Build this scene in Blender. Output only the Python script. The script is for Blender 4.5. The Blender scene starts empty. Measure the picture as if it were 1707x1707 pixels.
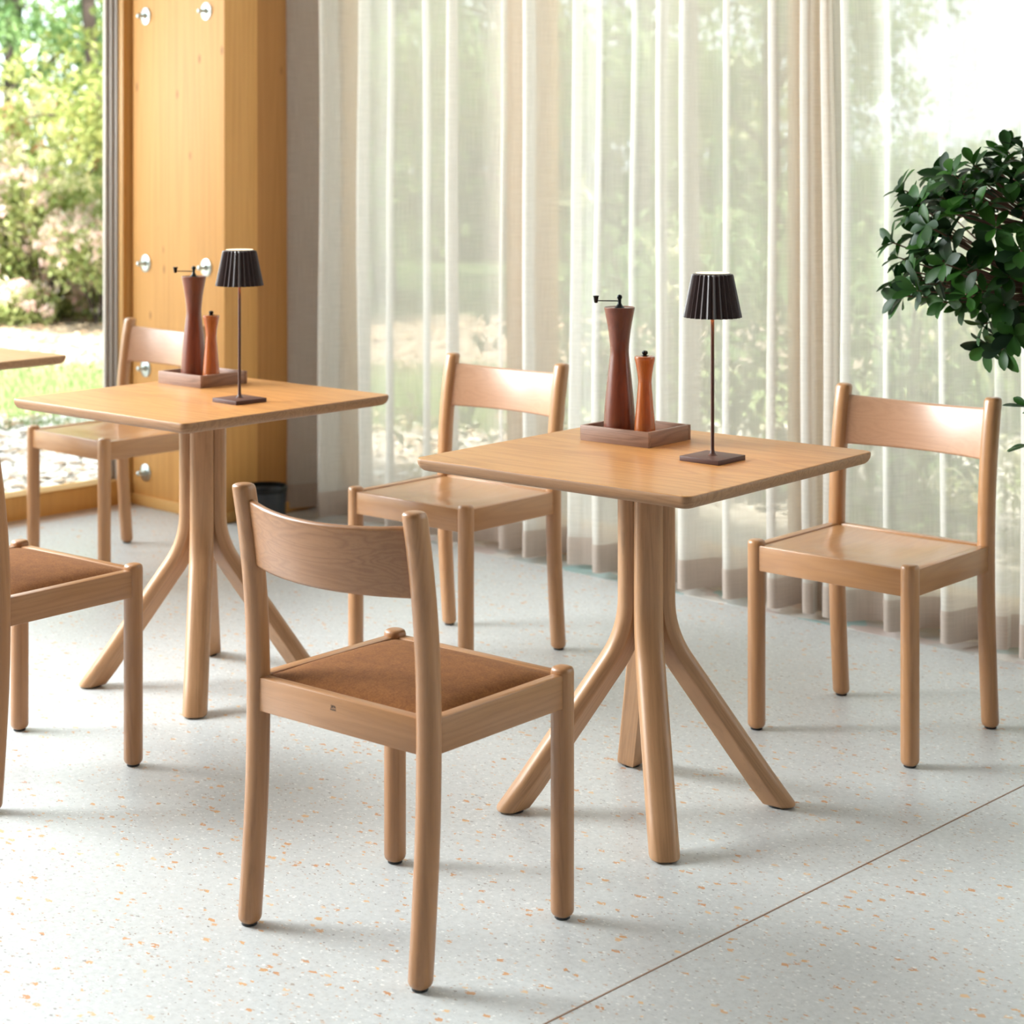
import bpy, bmesh, math, random
from mathutils import Vector, Matrix, noise as mnoise
PI = math.pi
S = bpy.context.scene
COL = S.collection
# ------------------------------------------------------------------ camera, world, sun, area lights, exposure
cam_d = bpy.data.cameras.new('camera'); cam = bpy.data.objects.new('camera', cam_d); COL.objects.link(cam)
cam.location = (0, 0, 1.4076); cam.rotation_euler = (PI / 2, 0, 0)
cam_d.sensor_width = 36; cam_d.lens = 36 * 3143.67 / 1707
cam_d.shift_y = -(853.5 - 248.27) / 1707
cam_d.clip_end = 300
cam_d.dof.use_dof = True; cam_d.dof.focus_distance = 3.75; cam_d.dof.aperture_fstop = 5.0
S.camera = cam
S.view_settings.view_transform = 'Standard'; S.view_settings.look = 'None'
S.view_settings.gamma = 1; S.view_settings.use_curve_mapping = False
S.view_settings.exposure = 0.0
w = bpy.data.worlds.new('sky'); S.world = w; w.use_nodes = True
bg = w.node_tree.nodes['Background']; bg.inputs[0].default_value = (0.84, 0.93, 1.0, 1); bg.inputs[1].default_value = 3.4
# axes of the room: WD runs along the curtain wall (to the right), ND points out through it
A_W = math.radians(-43.5)
WD = Vector((math.cos(A_W), math.sin(A_W), 0)); ND = Vector((-math.sin(A_W), math.cos(A_W), 0))
def room(wv, nv, z=0.0): return WD * wv + ND * nv + Vector((0, 0, z))
ROOM_M = Matrix.Rotation(A_W, 4, 'Z')
sun_d = bpy.data.lights.new('sun', 'SUN'); sun = bpy.data.objects.new('sun', sun_d); COL.objects.link(sun)
sun_d.energy = 23.0; sun_d.angle = math.radians(4); sun_d.color = (1, .95, .86)
sun.rotation_euler = Vector((-.25, .45, -1)).to_track_quat('-Z', 'Y').to_euler()
def area(name, loc, direction, sx, sy, energy, color):
    d = bpy.data.lights.new(name, 'AREA'); d.shape = 'RECTANGLE'; d.size = sx; d.size_y = sy; d.energy = energy; d.color = color
    o = bpy.data.objects.new(name, d); COL.objects.link(o); o.location = loc
    o.rotation_euler = Vector(direction).to_track_quat('-Z', 'Z').to_euler(); return o
area('window_daylight', room(-6.95, 2.65, 2.0), WD * 1 + Vector((0, 0, -.25)), 1.1, 2.2, 78, (.95, .975, 1.0))
area('window_daylight', room(-6.85, 0.3, 2.85), WD * 1 + Vector((0, 0, -.4)), 1.9, 2.9, 760, (.95, .975, 1.0))
area('ceiling_fill', room(-1.5, -1.5, 4.5), (0, 0, -1), 2.5, 2.5, 4, (.92, .97, 1))  # dim fill added below the ceiling, not a real fitting

# ------------------------------------------------------------------ helpers
def tag(o, label=None, cat=None, group=None, kind=None):
    if label: o['label'] = label
    if cat: o['category'] = cat
    if group: o['group'] = group
    if kind: o['kind'] = kind
    return o
def obj(name, bm, mat, parent=None, smooth=True, loc=None, sharp=40):
    me = bpy.data.meshes.new(name)
    bmesh.ops.recalc_face_normals(bm, faces=bm.faces[:])
    bm.to_mesh(me); bm.free()
    if smooth:
        for p in me.polygons: p.use_smooth = True
        me.set_sharp_from_angle(angle=math.radians(sharp))
    for m in (mat if isinstance(mat, list) else [mat]): me.materials.append(m)
    o = bpy.data.objects.new(name, me); COL.objects.link(o)
    if parent: o.parent = parent
    if loc is not None: o.location = loc
    return o
def empty(name, loc, rz=0, label=None, cat=None, group=None):
    o = bpy.data.objects.new(name, None); COL.objects.link(o); o.location = loc; o.rotation_euler = (0, 0, rz)
    o.empty_display_size = .1
    return tag(o, label, cat, group)
def dup(root, loc, rz, label=None, group=None):
    r = root.copy(); COL.objects.link(r); r.location = loc; r.rotation_euler = (0, 0, rz)
    if label: r['label'] = label
    if group: r['group'] = group
    def rec(a, b):
        for ch in list(a.children):
            c = ch.copy(); COL.objects.link(c); c.parent = b; rec(ch, c)
    rec(root, r); return r
def box(bm, x0, x1, y0, y1, z0, z1, bev=0, seg=2, M=None):
    t = bmesh.new()
    v = [t.verts.new((x, y, z)) for z in (z0, z1) for y in (y0, y1) for x in (x0, x1)]
    for f in ((0, 1, 3, 2), (4, 6, 7, 5), (0, 4, 5, 1), (1, 5, 7, 3), (3, 7, 6, 2), (2, 6, 4, 0)): t.faces.new([v[i] for i in f])
    if bev: bmesh.ops.bevel(t, geom=t.edges[:], offset=bev, segments=seg, profile=.5, affect='EDGES')
    if M: t.transform(M)
    me = bpy.data.meshes.new('t'); t.to_mesh(me); t.free(); bm.from_mesh(me); bpy.data.meshes.remove(me)
def bx(*a, **k):
    b = bmesh.new(); box(b, *a, **k); return b
def loft(bm, rings, cap0=True, cap1=True, closed=True):
    R = [[bm.verts.new(p) for p in r] for r in rings]
    n = len(R[0])
    for a, b in zip(R, R[1:]):
        for i in range(n if closed else n - 1): bm.faces.new((a[i], a[(i + 1) % n], b[(i + 1) % n], b[i]))
    if cap0: bm.faces.new(R[0][::-1])
    if cap1: bm.faces.new(R[-1])
    return R
def lathe(bm, prof, n=32, c=(0, 0, 0), cap0=True, cap1=True, rmod=None):
    rings = []
    for r, z in prof:
        rings.append([(c[0] + r * (rmod(i, r, z) if rmod else 1) * math.cos(2 * PI * i / n), c[1] + r * (rmod(i, r, z) if rmod else 1) * math.sin(2 * PI * i / n), c[2] + z) for i in range(n)])
    loft(bm, rings, cap0, cap1)
def tube(bm, pts, rad, n=8):
    pts = [Vector(p) for p in pts]; rings = []
    for i, p in enumerate(pts):
        t = (pts[min(i + 1, len(pts) - 1)] - pts[max(i - 1, 0)]).normalized()
        a = t.orthogonal().normalized() if abs(t.z) > .95 else t.cross(Vector((0, 0, 1))).normalized(); b = t.cross(a)
        r = rad[i] if isinstance(rad, (list, tuple)) else rad
        rings.append([p + (a * math.cos(2 * PI * k / n) + b * math.sin(2 * PI * k / n)) * r for k in range(n)])
    loft(bm, rings)
def interp(pts, z):
    for (z0, v0), (z1, v1) in zip(pts, pts[1:]):
        if z <= z1: 
            t = (z - z0) / (z1 - z0) if z1 > z0 else 0; t = min(max(t, 0), 1); return v0 + (v1 - v0) * t
    return pts[-1][1]
def catmull(pts, sub):
    out = []; n = len(pts)
    for i in range(n - 1):
        p0 = pts[max(i - 1, 0)]; p1 = pts[i]; p2 = pts[i + 1]; p3 = pts[min(i + 2, n - 1)]
        for k in range(sub):
            t = k / sub
            out.append(tuple(.5 * (2 * b + (c - a) * t + (2 * a - 5 * b + 4 * c - d) * t * t + (3 * b - a - 3 * c + d) * t ** 3) for a, b, c, d in zip(p0, p1, p2, p3)))
    out.append(tuple(pts[-1])); return out

# ------------------------------------------------------------------ materials
def mat(name, color=(.8, .8, .8), rough=.5, metal=0, spec=.5, **k):
    m = bpy.data.materials.new(name); m.use_nodes = True; b = m.node_tree.nodes['Principled BSDF']
    b.inputs['Base Color'].default_value = (*color, 1); b.inputs['Roughness'].default_value = rough
    b.inputs['Metallic'].default_value = metal; b.inputs['Specular IOR Level'].default_value = spec
    for kk, v in k.items(): b.inputs[kk.replace('_', ' ')].default_value = v
    return m
class NT:
    def __init__(s, m): s.m = m; s.t = m.node_tree; s.b = s.t.nodes.get('Principled BSDF')
    def n(s, ty, **k):
        nd = s.t.nodes.new(ty)
        for a, v in k.items():
            if a.startswith('i_'):
                key = a[2:]; key = int(key) if key.isdigit() else key.replace('_', ' ')
                nd.inputs[key].default_value = v
            else: setattr(nd, a, v)
        return nd
    def l(s, a, b): s.t.links.new(a, b)
    def ramp(s, src, stops):
        r = s.n('ShaderNodeValToRGB'); e = r.color_ramp.elements
        while len(e) < len(stops): e.new(.5)
        for el, (p, c) in zip(e, stops): el.position = p; el.color = (*c, 1) if len(c) == 3 else c
        s.l(src, r.inputs[0]); return r
    def mix(s, f, a, b, blend='MIX'):
        r = s.n('ShaderNodeMix', data_type='RGBA', blend_type=blend)
        for sock, v in ((r.inputs[0], f), (r.inputs[6], a), (r.inputs[7], b)):
            if hasattr(v, 'links'): s.l(v, sock)
            elif isinstance(v, (int, float)): sock.default_value = v
            else: sock.default_value = (*v, 1)
        return r.outputs[2]
    def bump(s, h, st, dist=.001):
        b = s.n('ShaderNodeBump', i_Strength=st, i_Distance=dist); s.l(h, b.inputs['Height']); s.l(b.outputs[0], s.b.inputs['Normal'])
def wood(name, light, dark, axis='z', rough=.38, scale=1.0, contrast=1.0, coat=.25, pore=.5, ring=True, bump=.25, grain=(.9, 16), src='Object'):
    m = mat(name, light, rough); t = NT(m)
    t.b.inputs['Coat Weight'].default_value = coat; t.b.inputs['Coat Roughness'].default_value = .18
    tc = t.n('ShaderNodeTexCoord')
    def mp(a, b):
        s = {'x': (a, b, b), 'y': (b, a, b), 'z': (b, b, a)}[axis]
        q = t.n('ShaderNodeMapping'); q.inputs['Scale'].default_value = [v * scale for v in s]; t.l(tc.outputs[src], q.inputs[0]); return q.outputs[0]
    big = t.n('ShaderNodeTexNoise', i_Scale=1.0, i_Detail=2.0, i_Distortion=.3); t.l(mp(*grain), big.inputs['Vector'])
    if ring:
        mul = t.n('ShaderNodeMath', operation='MULTIPLY', i_1=11.0); t.l(big.outputs[0], mul.inputs[0])
        fr = t.n('ShaderNodeMath', operation='PINGPONG', i_1=.5); t.l(mul.outputs[0], fr.inputs[0])
        rg = t.n('ShaderNodeMath', operation='MULTIPLY', i_1=2.0); t.l(fr.outputs[0], rg.inputs[0]); ringf = rg.outputs[0]
    else: ringf = big.outputs[0]
    fine = t.n('ShaderNodeTexNoise', i_Scale=1.0, i_Detail=5.0, i_Roughness=.65); t.l(mp(14, 420), fine.inputs['Vector'])
    c1 = t.mix(t.ramp(ringf, [(.25, (0, 0, 0)), (.95, (.75 * contrast,) * 3)]).outputs[0], light, dark)
    dk = tuple(c * .72 for c in dark)
    c2 = t.mix(t.ramp(fine.outputs[0], [(.52, (0, 0, 0)), (.75, (pore,) * 3)]).outputs[0], c1, dk)
    big2 = t.n('ShaderNodeTexNoise', i_Scale=1.0, i_Detail=2.0); t.l(mp(3, 14), big2.inputs['Vector'])
    c3 = t.mix(t.ramp(big2.outputs[0], [(.3, (0, 0, 0)), (.75, (.35,) * 3)]).outputs[0], c2, tuple(min(1, c * 1.12) for c in light))
    t.l(c3, t.b.inputs['Base Color']); t.bump(fine.outputs[0], bump, .0004)
    return m
BL, BD = (.385, .185, .078), (.30, .135, .052)
M = {}
for ax in 'xyz': M['beech_' + ax] = wood('beech_' + ax, BL, BD, ax, rough=.36, contrast=.8, pore=.5, coat=.14)
PLY, PLYD = (.47, .235, .10), (.39, .185, .08)
for ax in 'xyz': M['ply_' + ax] = wood('light_beech_' + ax, PLY, PLYD, ax, rough=.3, contrast=.7, pore=.3, coat=.35)
M['back'] = wood('curved_ply', (.33, .15, .06), (.24, .10, .038), 'x', rough=.36, contrast=1.0, scale=1.2, coat=.12, grain=(1.6, 22), pore=.6)
M['back_ply'] = wood('curved_ply_light', (.52, .28, .16), (.43, .22, .12), 'x', rough=.33, contrast=.6, scale=1.0, pore=.4, coat=1.0)
M['back_ply'].node_tree.nodes['Principled BSDF'].inputs['Coat Roughness'].default_value = .36
M['top'] = wood('oak_top', (.51, .245, .075), (.40, .175, .05), 'y', rough=.4, contrast=1.1, scale=.8, grain=(1.2, 12), pore=.8, coat=.1)
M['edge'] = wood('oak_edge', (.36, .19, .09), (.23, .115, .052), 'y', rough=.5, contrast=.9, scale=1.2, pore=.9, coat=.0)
M['ash'] = wood('ash_leg', (.47, .255, .125), (.34, .175, .082), 'y', rough=.4, contrast=.8, scale=1.0, pore=.7, grain=(1.0, 22), src='UV', coat=.1)
M['glulam'] = wood('spruce_glulam', (.69, .355, .105), (.55, .26, .065), 'z', rough=.55, contrast=.6, scale=.5, pore=.25, coat=.0, grain=(.5, 22))
M['frame'] = wood('window_wood', (.66, .36, .11), (.55, .27, .075), 'z', rough=.5, contrast=.4, scale=.6, pore=.3, coat=.1)
M['frame_x'] = wood('window_wood_long', (.68, .38, .12), (.56, .28, .08), 'x', rough=.5, contrast=.4, scale=.6, pore=.3, coat=.1)
M['walnut'] = wood('walnut', (.27, .15, .10), (.16, .08, .05), 'x', rough=.45, contrast=1, scale=1.5, pore=.7, coat=.05)
M['walnut_y'] = wood('walnut_side', (.27, .15, .10), (.16, .08, .05), 'y', rough=.45, contrast=1, scale=1.5, pore=.7, coat=.05)
M['mill'] = wood('dark_mill', (.16, .036, .013), (.09, .02, .008), 'z', rough=.35, contrast=.6, scale=2, pore=.4, coat=.3)
M['mill_s'] = wood('amber_mill', (.36, .095, .018), (.23, .05, .01), 'z', rough=.25, contrast=.6, scale=2, pore=.3, coat=.6)
def knots(m):   # knots in softwood
    t = NT(m); src = t.b.inputs['Base Color'].links[0].from_socket
    tc = t.n('ShaderNodeTexCoord'); q = t.n('ShaderNodeMapping'); q.inputs['Scale'].default_value = (9, 9, 4.2); t.l(tc.outputs['Object'], q.inputs[0])
    v = t.n('ShaderNodeTexVoronoi', i_Scale=1.0); t.l(q.outputs[0], v.inputs['Vector'])
    f = t.ramp(v.outputs['Distance'], [(.03, (.62,) * 3), (.07, (.3,) * 3), (.10, (0,) * 3)]).outputs[0]
    t.l(t.mix(f, src, (.24, .09, .02)), t.b.inputs['Base Color'])
knots(M['glulam'])
M['black'] = mat('black_glide', (.012, .012, .013), .4)
M['ink'] = mat('branding_ink', (.03, .022, .018), .7)
M['iron'] = mat('black_metal', (.015, .016, .017), .35, .7)
M['zinc'] = mat('zinc', (.66, .74, .74), .3, 1)
M['corten'] = mat('dark_brown_metal', (.085, .036, .027), .5, 0, .4)
M['shade'] = mat('brown_black_lacquer', (.030, .014, .013), .38, .0, .5)
M['alu'] = mat('window_aluminium', (.42, .37, .33), .5, .1)
M['white'] = mat('white_plaster', (.82, .81, .79), .8)
M['wall'] = mat('grey_plaster', (.20, .19, .18), .8)
M['ceil'] = mat('timber_ceiling', (.22, .20, .18), .7)
M['bin'] = mat('bin_plastic', (.012, .014, .018), .5)
M['pot'] = mat('grey_planter', (.3, .3, .29), .7)
M['soil'] = mat('soil', (.04, .025, .015), .95)
def emit(name, c, s):
    m = bpy.data.materials.new(name); m.use_nodes = True; t = NT(m); t.t.nodes.remove(t.b)
    e = t.n('ShaderNodeEmission', i_Strength=s); e.inputs[0].default_value = (*c, 1)
    t.l(e.outputs[0], t.t.nodes['Material Output'].inputs[0]); return m
M['glow'] = emit('lamp_diffuser', (1, .86, .62), 1.6)
M['led'] = emit('lamp_led', (1, .48, .12), 130)
# wool seat
m = M['wool'] = mat('brown_wool', (.30, .12, .05), .95, 0, .15, Sheen_Weight=.05, Sheen_Roughness=.5); t = NT(m)
m.node_tree.nodes['Principled BSDF'].inputs['Sheen Tint'].default_value = (1, .7, .45, 1)
tc = t.n('ShaderNodeTexCoord'); n1 = t.n('ShaderNodeTexNoise', i_Scale=260.0, i_Detail=4.0, i_Roughness=.7); t.l(tc.outputs['Object'], n1.inputs['Vector'])
n2 = t.n('ShaderNodeTexNoise', i_Scale=45.0, i_Detail=3.0); t.l(tc.outputs['Object'], n2.inputs['Vector'])
c = t.ramp(n1.outputs[0], [(.35, (.125, .038, .012)), (.68, (.26, .105, .026))]).outputs[0]
t.l(t.mix(.35, c, t.ramp(n2.outputs[0], [(.35, (.13, .042, .013)), (.7, (.235, .092, .023))]).outputs[0]), t.b.inputs['Base Color']); t.bump(n1.outputs[0], .6, .001)
# terrazzo
def terrazzo(name, base, big=False):
    m = mat(name, base, .36); t = NT(m); tc = t.n('ShaderNodeTexCoord')
    mot = t.n('ShaderNodeTexNoise', i_Scale=70.0, i_Detail=4.0, i_Roughness=.7); t.l(tc.outputs['Object'], mot.inputs['Vector'])
    c = t.ramp(mot.outputs[0], [(.3, tuple(b * .86 for b in base)), (.5, base), (.72, tuple(min(1, b * 1.1) for b in base))]).outputs[0]
    sl = t.n('ShaderNodeTexNoise', i_Scale=1.4, i_Detail=3.0); t.l(tc.outputs['Object'], sl.inputs['Vector'])
    c = t.mix(t.ramp(sl.outputs[0], [(.35, (0,) * 3), (.7, (.35,) * 3)]).outputs[0], c, tuple(b * .9 for b in base))
    layers = ([(8.0, .16, 3, [(.30, .32, .30), (.52, .42, .39), (.25, .38, .37)], .42)] if big else
      [(44.0, .22, 1, [(.60, .33, .13), (.52, .24, .10), (.68, .45, .24)], .90), (75.0, .17, 2, [(.45, .40, .37), (.55, .36, .24), (.28, .26, .25)], .86),
       (110.0, .25, 3, [(.55, .54, .52), (.45, .46, .47), (.72, .72, .70)], .6), (90.0, .12, 4, [(.16, .14, .13), (.25, .22, .2), (.3, .2, .14)], .93)])
    for sc, rad, seed, cols, th in layers:
        q = t.n('ShaderNodeMapping'); q.inputs['Location'].default_value = (seed * 3.7, seed * 1.9, .5); q.inputs['Scale'].default_value = (1, 1.6, 0.001)
        q.inputs['Rotation'].default_value = (0, 0, seed * 1.1)
        t.l(tc.outputs['Object'], q.inputs[0])
        wn = t.n('ShaderNodeTexNoise', i_Scale=sc * 1.8, i_Detail=2.0); t.l(q.outputs[0], wn.inputs['Vector'])
        off = t.n('ShaderNodeVectorMath', operation='SCALE', i_Scale=.9 / sc); t.l(wn.outputs[1], off.inputs[0])
        ad = t.n('ShaderNodeVectorMath', operation='ADD'); t.l(q.outputs[0], ad.inputs[0]); t.l(off.outputs[0], ad.inputs[1])
        v = t.n('ShaderNodeTexVoronoi', i_Scale=sc, i_Randomness=1.0, voronoi_dimensions='2D'); t.l(ad.outputs[0], v.inputs['Vector'])
        v.distance = 'CHEBYCHEV' if not big else 'EUCLIDEAN'
        sp = t.n('ShaderNodeSeparateColor'); t.l(v.outputs['Color'], sp.inputs[0])
        gate = t.n('ShaderNodeMath', operation='GREATER_THAN', i_1=th); t.l(sp.outputs[0], gate.inputs[0])
        rr = t.n('ShaderNodeMath', operation='MULTIPLY', i_1=rad * 1.2); t.l(sp.outputs[2], rr.inputs[0])
        ra = t.n('ShaderNodeMath', operation='ADD', i_1=rad * .45); t.l(rr.outputs[0], ra.inputs[0])
        ins = t.n('ShaderNodeMath', operation='LESS_THAN'); t.l(v.outputs['Distance'], ins.inputs[0]); t.l(ra.outputs[0], ins.inputs[1])
        if big: ins.inputs[1].default_value = 9; t.t.links.remove(ins.inputs[1].links[0])
        mu = t.n('ShaderNodeMath', operation='MULTIPLY'); t.l(gate.outputs[0], mu.inputs[0]); t.l(ins.outputs[0], mu.inputs[1])
        cr = t.ramp(sp.outputs[1], [(0, cols[0]), (.45, cols[1]), (.9, cols[2])]).outputs[0]
        m2 = t.n('ShaderNodeMath', operation='MULTIPLY', i_1=.95); t.l(mu.outputs[0], m2.inputs[0])
        c = t.mix(m2.outputs[0], c, cr)
    t.l(c, t.b.inputs['Base Color'])
    rn = t.ramp(sl.outputs[0], [(.3, (.3,) * 3), (.7, (.45,) * 3)]); t.l(rn.outputs[0], t.b.inputs['Roughness'])
    return m
M['floor'] = terrazzo('terrazzo', (.535, .545, .54))
M['border'] = terrazzo('coarse_terrazzo', (.58, .55, .51), True)
M['joint'] = mat('brass_joint', (.28, .16, .10), .5)
# glass
def glass():
    m = bpy.data.materials.new('clear_glass'); m.use_nodes = True; t = NT(m); t.t.nodes.remove(t.b)
    a = t.n('ShaderNodeBsdfTransparent'); a.inputs[0].default_value = (.97, .985, .975, 1); g = t.n('ShaderNodeBsdfGlossy', i_Roughness=.01)
    f = t.n('ShaderNodeFresnel', i_IOR=1.10); mx = t.n('ShaderNodeMixShader'); t.l(f.outputs[0], mx.inputs[0]); t.l(a.outputs[0], mx.inputs[1]); t.l(g.outputs[0], mx.inputs[2])
    t.l(mx.outputs[0], t.t.nodes['Material Output'].inputs[0]); return m
M['glass'] = glass()
def cloth(name, col, transp, scat):
    m = bpy.data.materials.new(name); m.use_nodes = True; t = NT(m); t.t.nodes.remove(t.b)
    tc = t.n('ShaderNodeTexCoord')
    def thr(s):
        q = t.n('ShaderNodeMapping'); q.inputs['Scale'].default_value = s; t.l(tc.outputs['UV'], q.inputs[0])
        n = t.n('ShaderNodeTexNoise', i_Scale=1.0, i_Detail=2.0); t.l(q.outputs[0], n.inputs['Vector']); return n.outputs[0]
    h, v = thr((10, 420, 1)), thr((420, 8, 1))
    ad = t.n('ShaderNodeMath', operation='ADD'); t.l(h, ad.inputs[0]); t.l(v, ad.inputs[1])
    mr = t.n('ShaderNodeMapRange', i_1=.75, i_2=1.25, i_3=transp + .07, i_4=transp - .07); t.l(ad.outputs[0], mr.inputs[0])
    d = t.n('ShaderNodeBsdfDiffuse'); tr = t.n('ShaderNodeBsdfTranslucent'); d.inputs[0].default_value = (*col, 1); tr.inputs[0].default_value = (*[min(1, c * 1.02) for c in col], 1)
    a = t.n('ShaderNodeBsdfTransparent'); m1 = t.n('ShaderNodeMixShader', i_0=.36); t.l(d.outputs[0], m1.inputs[1]); t.l(tr.outputs[0], m1.inputs[2])
    rf = t.n('ShaderNodeBsdfRefraction', i_Roughness=.5, i_IOR=1.13); rf.inputs[0].default_value = (.95, .94, .9, 1); m3 = t.n('ShaderNodeMixShader', i_0=scat); t.l(m1.outputs[0], m3.inputs[1]); t.l(rf.outputs[0], m3.inputs[2]); m1 = m3
    m2 = t.n('ShaderNodeMixShader'); t.l(mr.outputs[0], m2.inputs[0]); t.l(m1.outputs[0], m2.inputs[1]); t.l(a.outputs[0], m2.inputs[2])
    t.l(m2.outputs[0], t.t.nodes['Material Output'].inputs[0]); return m
M['curtain'] = cloth('sheer_linen', (.785, .75, .70), .17, .07)
M['hem'] = cloth('hem_linen', (.62, .53, .47), .06, .04)
def leafmat(name, a, b, rough=.5, trans=.35, coat=0):
    m = bpy.data.materials.new(name); m.use_nodes = True; t = NT(m)
    geo = t.n('ShaderNodeNewGeometry')
    r = t.ramp(geo.outputs['Random Per Island'], [(0, a), (1, b)]).outputs[0]
    t.l(r, t.b.inputs['Base Color']); t.b.inputs['Roughness'].default_value = rough; t.b.inputs['Coat Weight'].default_value = coat
    if trans:
        tr = t.n('ShaderNodeBsdfTranslucent'); t.l(r, tr.inputs[0]); mx = t.n('ShaderNodeMixShader', i_0=trans)
        t.l(t.b.outputs[0], mx.inputs[1]); t.l(tr.outputs[0], mx.inputs[2]); t.l(mx.outputs[0], t.t.nodes['Material Output'].inputs[0])
    return m
M['plant'] = leafmat('glossy_dark_leaf', (.004, .020, .006), (.026, .095, .008), .42, .15, .0)
M['plant'].node_tree.nodes['Principled BSDF'].inputs['Specular IOR Level'].default_value = .25
M['twig'] = mat('reddish_twig', (.13, .06, .035), .7)
M['tree_leaf'] = leafmat('tree_leaf', (.10, .20, .07), (.26, .37, .15), .6, .4)
M['tree_leaf2'] = leafmat('yellow_green_leaf', (.22, .29, .08), (.48, .50, .20), .6, .4)
M['bush_leaf'] = leafmat('bush_leaf', (.26, .36, .12), (.55, .58, .26), .6, .4)
M['bloom'] = leafmat('pale_blossom', (.80, .50, .50), (.92, .86, .80), .7, .4)
M['bloom_y'] = leafmat('cream_blossom', (.70, .68, .35), (.85, .82, .62), .7, .4)
M['bloom_r'] = leafmat('rusty_leaf', (.55, .26, .16), (.72, .42, .26), .7, .4)
M['bark'] = mat('bark', (.07, .05, .045), .9)
M['stone'] = leafmat('pale_stone', (.50, .45, .38), (.78, .74, .68), .8, 0)
M['dry'] = leafmat('dry_leaf', (.30, .18, .10), (.65, .5, .36), .8, 0)
M['blade'] = leafmat('grass_blade', (.15, .22, .08), (.30, .36, .16), .6, .3)
# garden ground: gravel, lawn, mulch in strips
m = M['ground'] = mat('garden_ground', (.5, .5, .3), .95); t = NT(m)
tc = t.n('ShaderNodeTexCoord'); sp = t.n('ShaderNodeSeparateXYZ'); t.l(tc.outputs['Object'], sp.inputs[0])
wn = t.n('ShaderNodeTexNoise', i_Scale=1.1, i_Detail=5.0); t.l(tc.outputs['Object'], wn.inputs['Vector'])
fn = t.n('ShaderNodeTexNoise', i_Scale=14.0, i_Detail=5.0, i_Roughness=.7); t.l(tc.outputs['Object'], fn.inputs['Vector'])
wm = t.n('ShaderNodeMath', operation='MULTIPLY_ADD', i_1=.8, i_2=-.4); t.l(wn.outputs[0], wm.inputs[0])
yy = t.n('ShaderNodeMath', operation='ADD'); t.l(sp.outputs[1], yy.inputs[0]); t.l(wm.outputs[0], yy.inputs[1])
gr = t.ramp(fn.outputs[0], [(.3, (.22, .19, .15)), (.6, (.52, .47, .41))]).outputs[0]
la = t.ramp(fn.outputs[0], [(.3, (.12, .18, .05)), (.6, (.26, .33, .13))]).outputs[0]
mu_ = t.ramp(fn.outputs[0], [(.3, (.16, .11, .07)), (.6, (.46, .38, .30))]).outputs[0]
def step(v):
    s = t.n('ShaderNodeMapRange', i_1=v - .25, i_2=v + .25); t.l(yy.outputs[0], s.inputs[0]); return s.outputs[0]
t.l(t.mix(step(16.6), t.mix(step(12.4), t.mix(step(9.9), gr, la), mu_), (.07, .12, .035)), t.b.inputs['Base Color'])

# ------------------------------------------------------------------ structure (room coordinates, rotated about the camera foot)
def struct(name, bm, m, **k):
    o = obj(name, bm, m, **k); o.rotation_euler = (0, 0, A_W); return tag(o, kind='structure')
W0, W1, N0, N1 = -6.27, 3.6, -6.0, 4.87        # inner faces of the room
FW = .10
def boxes(lst, bev=0):
    b = bmesh.new()
    for a in lst: box(b, *a, bev=bev)
    return b
struct('floor', boxes([(W0 - .12, W1 + .1, N0 - .1, N1 + .12, -.12, 0)]), M['floor'])
struct('ceiling', boxes([(W0 - .3, W1 + .1, N0 - .1, N1 + .4, 4.6, 4.7)]), M['ceil'])
struct('wall_back', boxes([(W0 - .1, W1 + .1, N0 - .1, N0, 0, 4.6)]), M['wall'])
struct('wall_right', boxes([(W1, W1 + .1, N0, N1, 0, 4.6)]), M['wall'])
struct('trim_1', boxes([(-5.655, W1, 4.69, N1, .0, .0012)]), M['border'])
struct('trim_2', boxes([(W0, W0 + .10, N0, 4.39, .0, .0012)]), mat('brown_edge_strip', (.50, .40, .33), .6))
struct('trim_3', boxes([(-2.0515, -2.0485, N0, 4.69, .0, .0008)]), M['joint'])
# window wall on the left (window_1) : sill rail, ledge, stepped jamb, posts, panes
b = boxes([(W0 - .02, W0, N0, 4.395, 0, .086)], .002)
b2 = bmesh.new()
box(b, W0 - .13, W0 - .008, N0, 4.395, .0, .075)
w1 = struct('window_1', b, M['frame'])
def spart(name, bm, m, parent): return obj(name, bm, m, parent)
spart('window_ledge', boxes([(W0 - .10, W0 + .004, N0, 4.36, .0865, .094)], .002), M['frame'], w1)
b = bmesh.new()
for (a0, a1, c0, c1) in ((W0 - .05, W0, 4.365, 4.395), (W0 - .03, W0 + .006, 4.385, 4.46)): box(b, a0, a1, c0, c1, 0, 4.4, bev=.003)
spart('window_jamb', b, M['frame'], w1)
b = bmesh.new()
for i in range(4): box(b, W0 - .035 - .02 * i, W0 - .012 - .02 * i, 4.368 - .011 * i, 4.5, .094, 4.4, bev=.002)
spart('jamb_profile', b, M['alu'], w1)
for nn in (2.75, 1.1, -.55, -2.2, -3.85): spart('window_post', boxes([(W0 - .11, W0, nn - .04, nn + .04, .09, 4.4)], .003), M['frame'], w1)
spart('window_header', boxes([(W0 - .12, W0, N0, -1.25, .09, 4.4), (W0 - .12, W0, N0, 4.9, 4.35, 4.6)], .002), M['frame'], w1)  # header, plus an unseen solid panel added to narrow the incoming daylight
spart('glass_pane', boxes([(W0 - .085, W0 - .079, N0, 4.36, .09, 4.38)]), M['glass'], w1)
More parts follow.
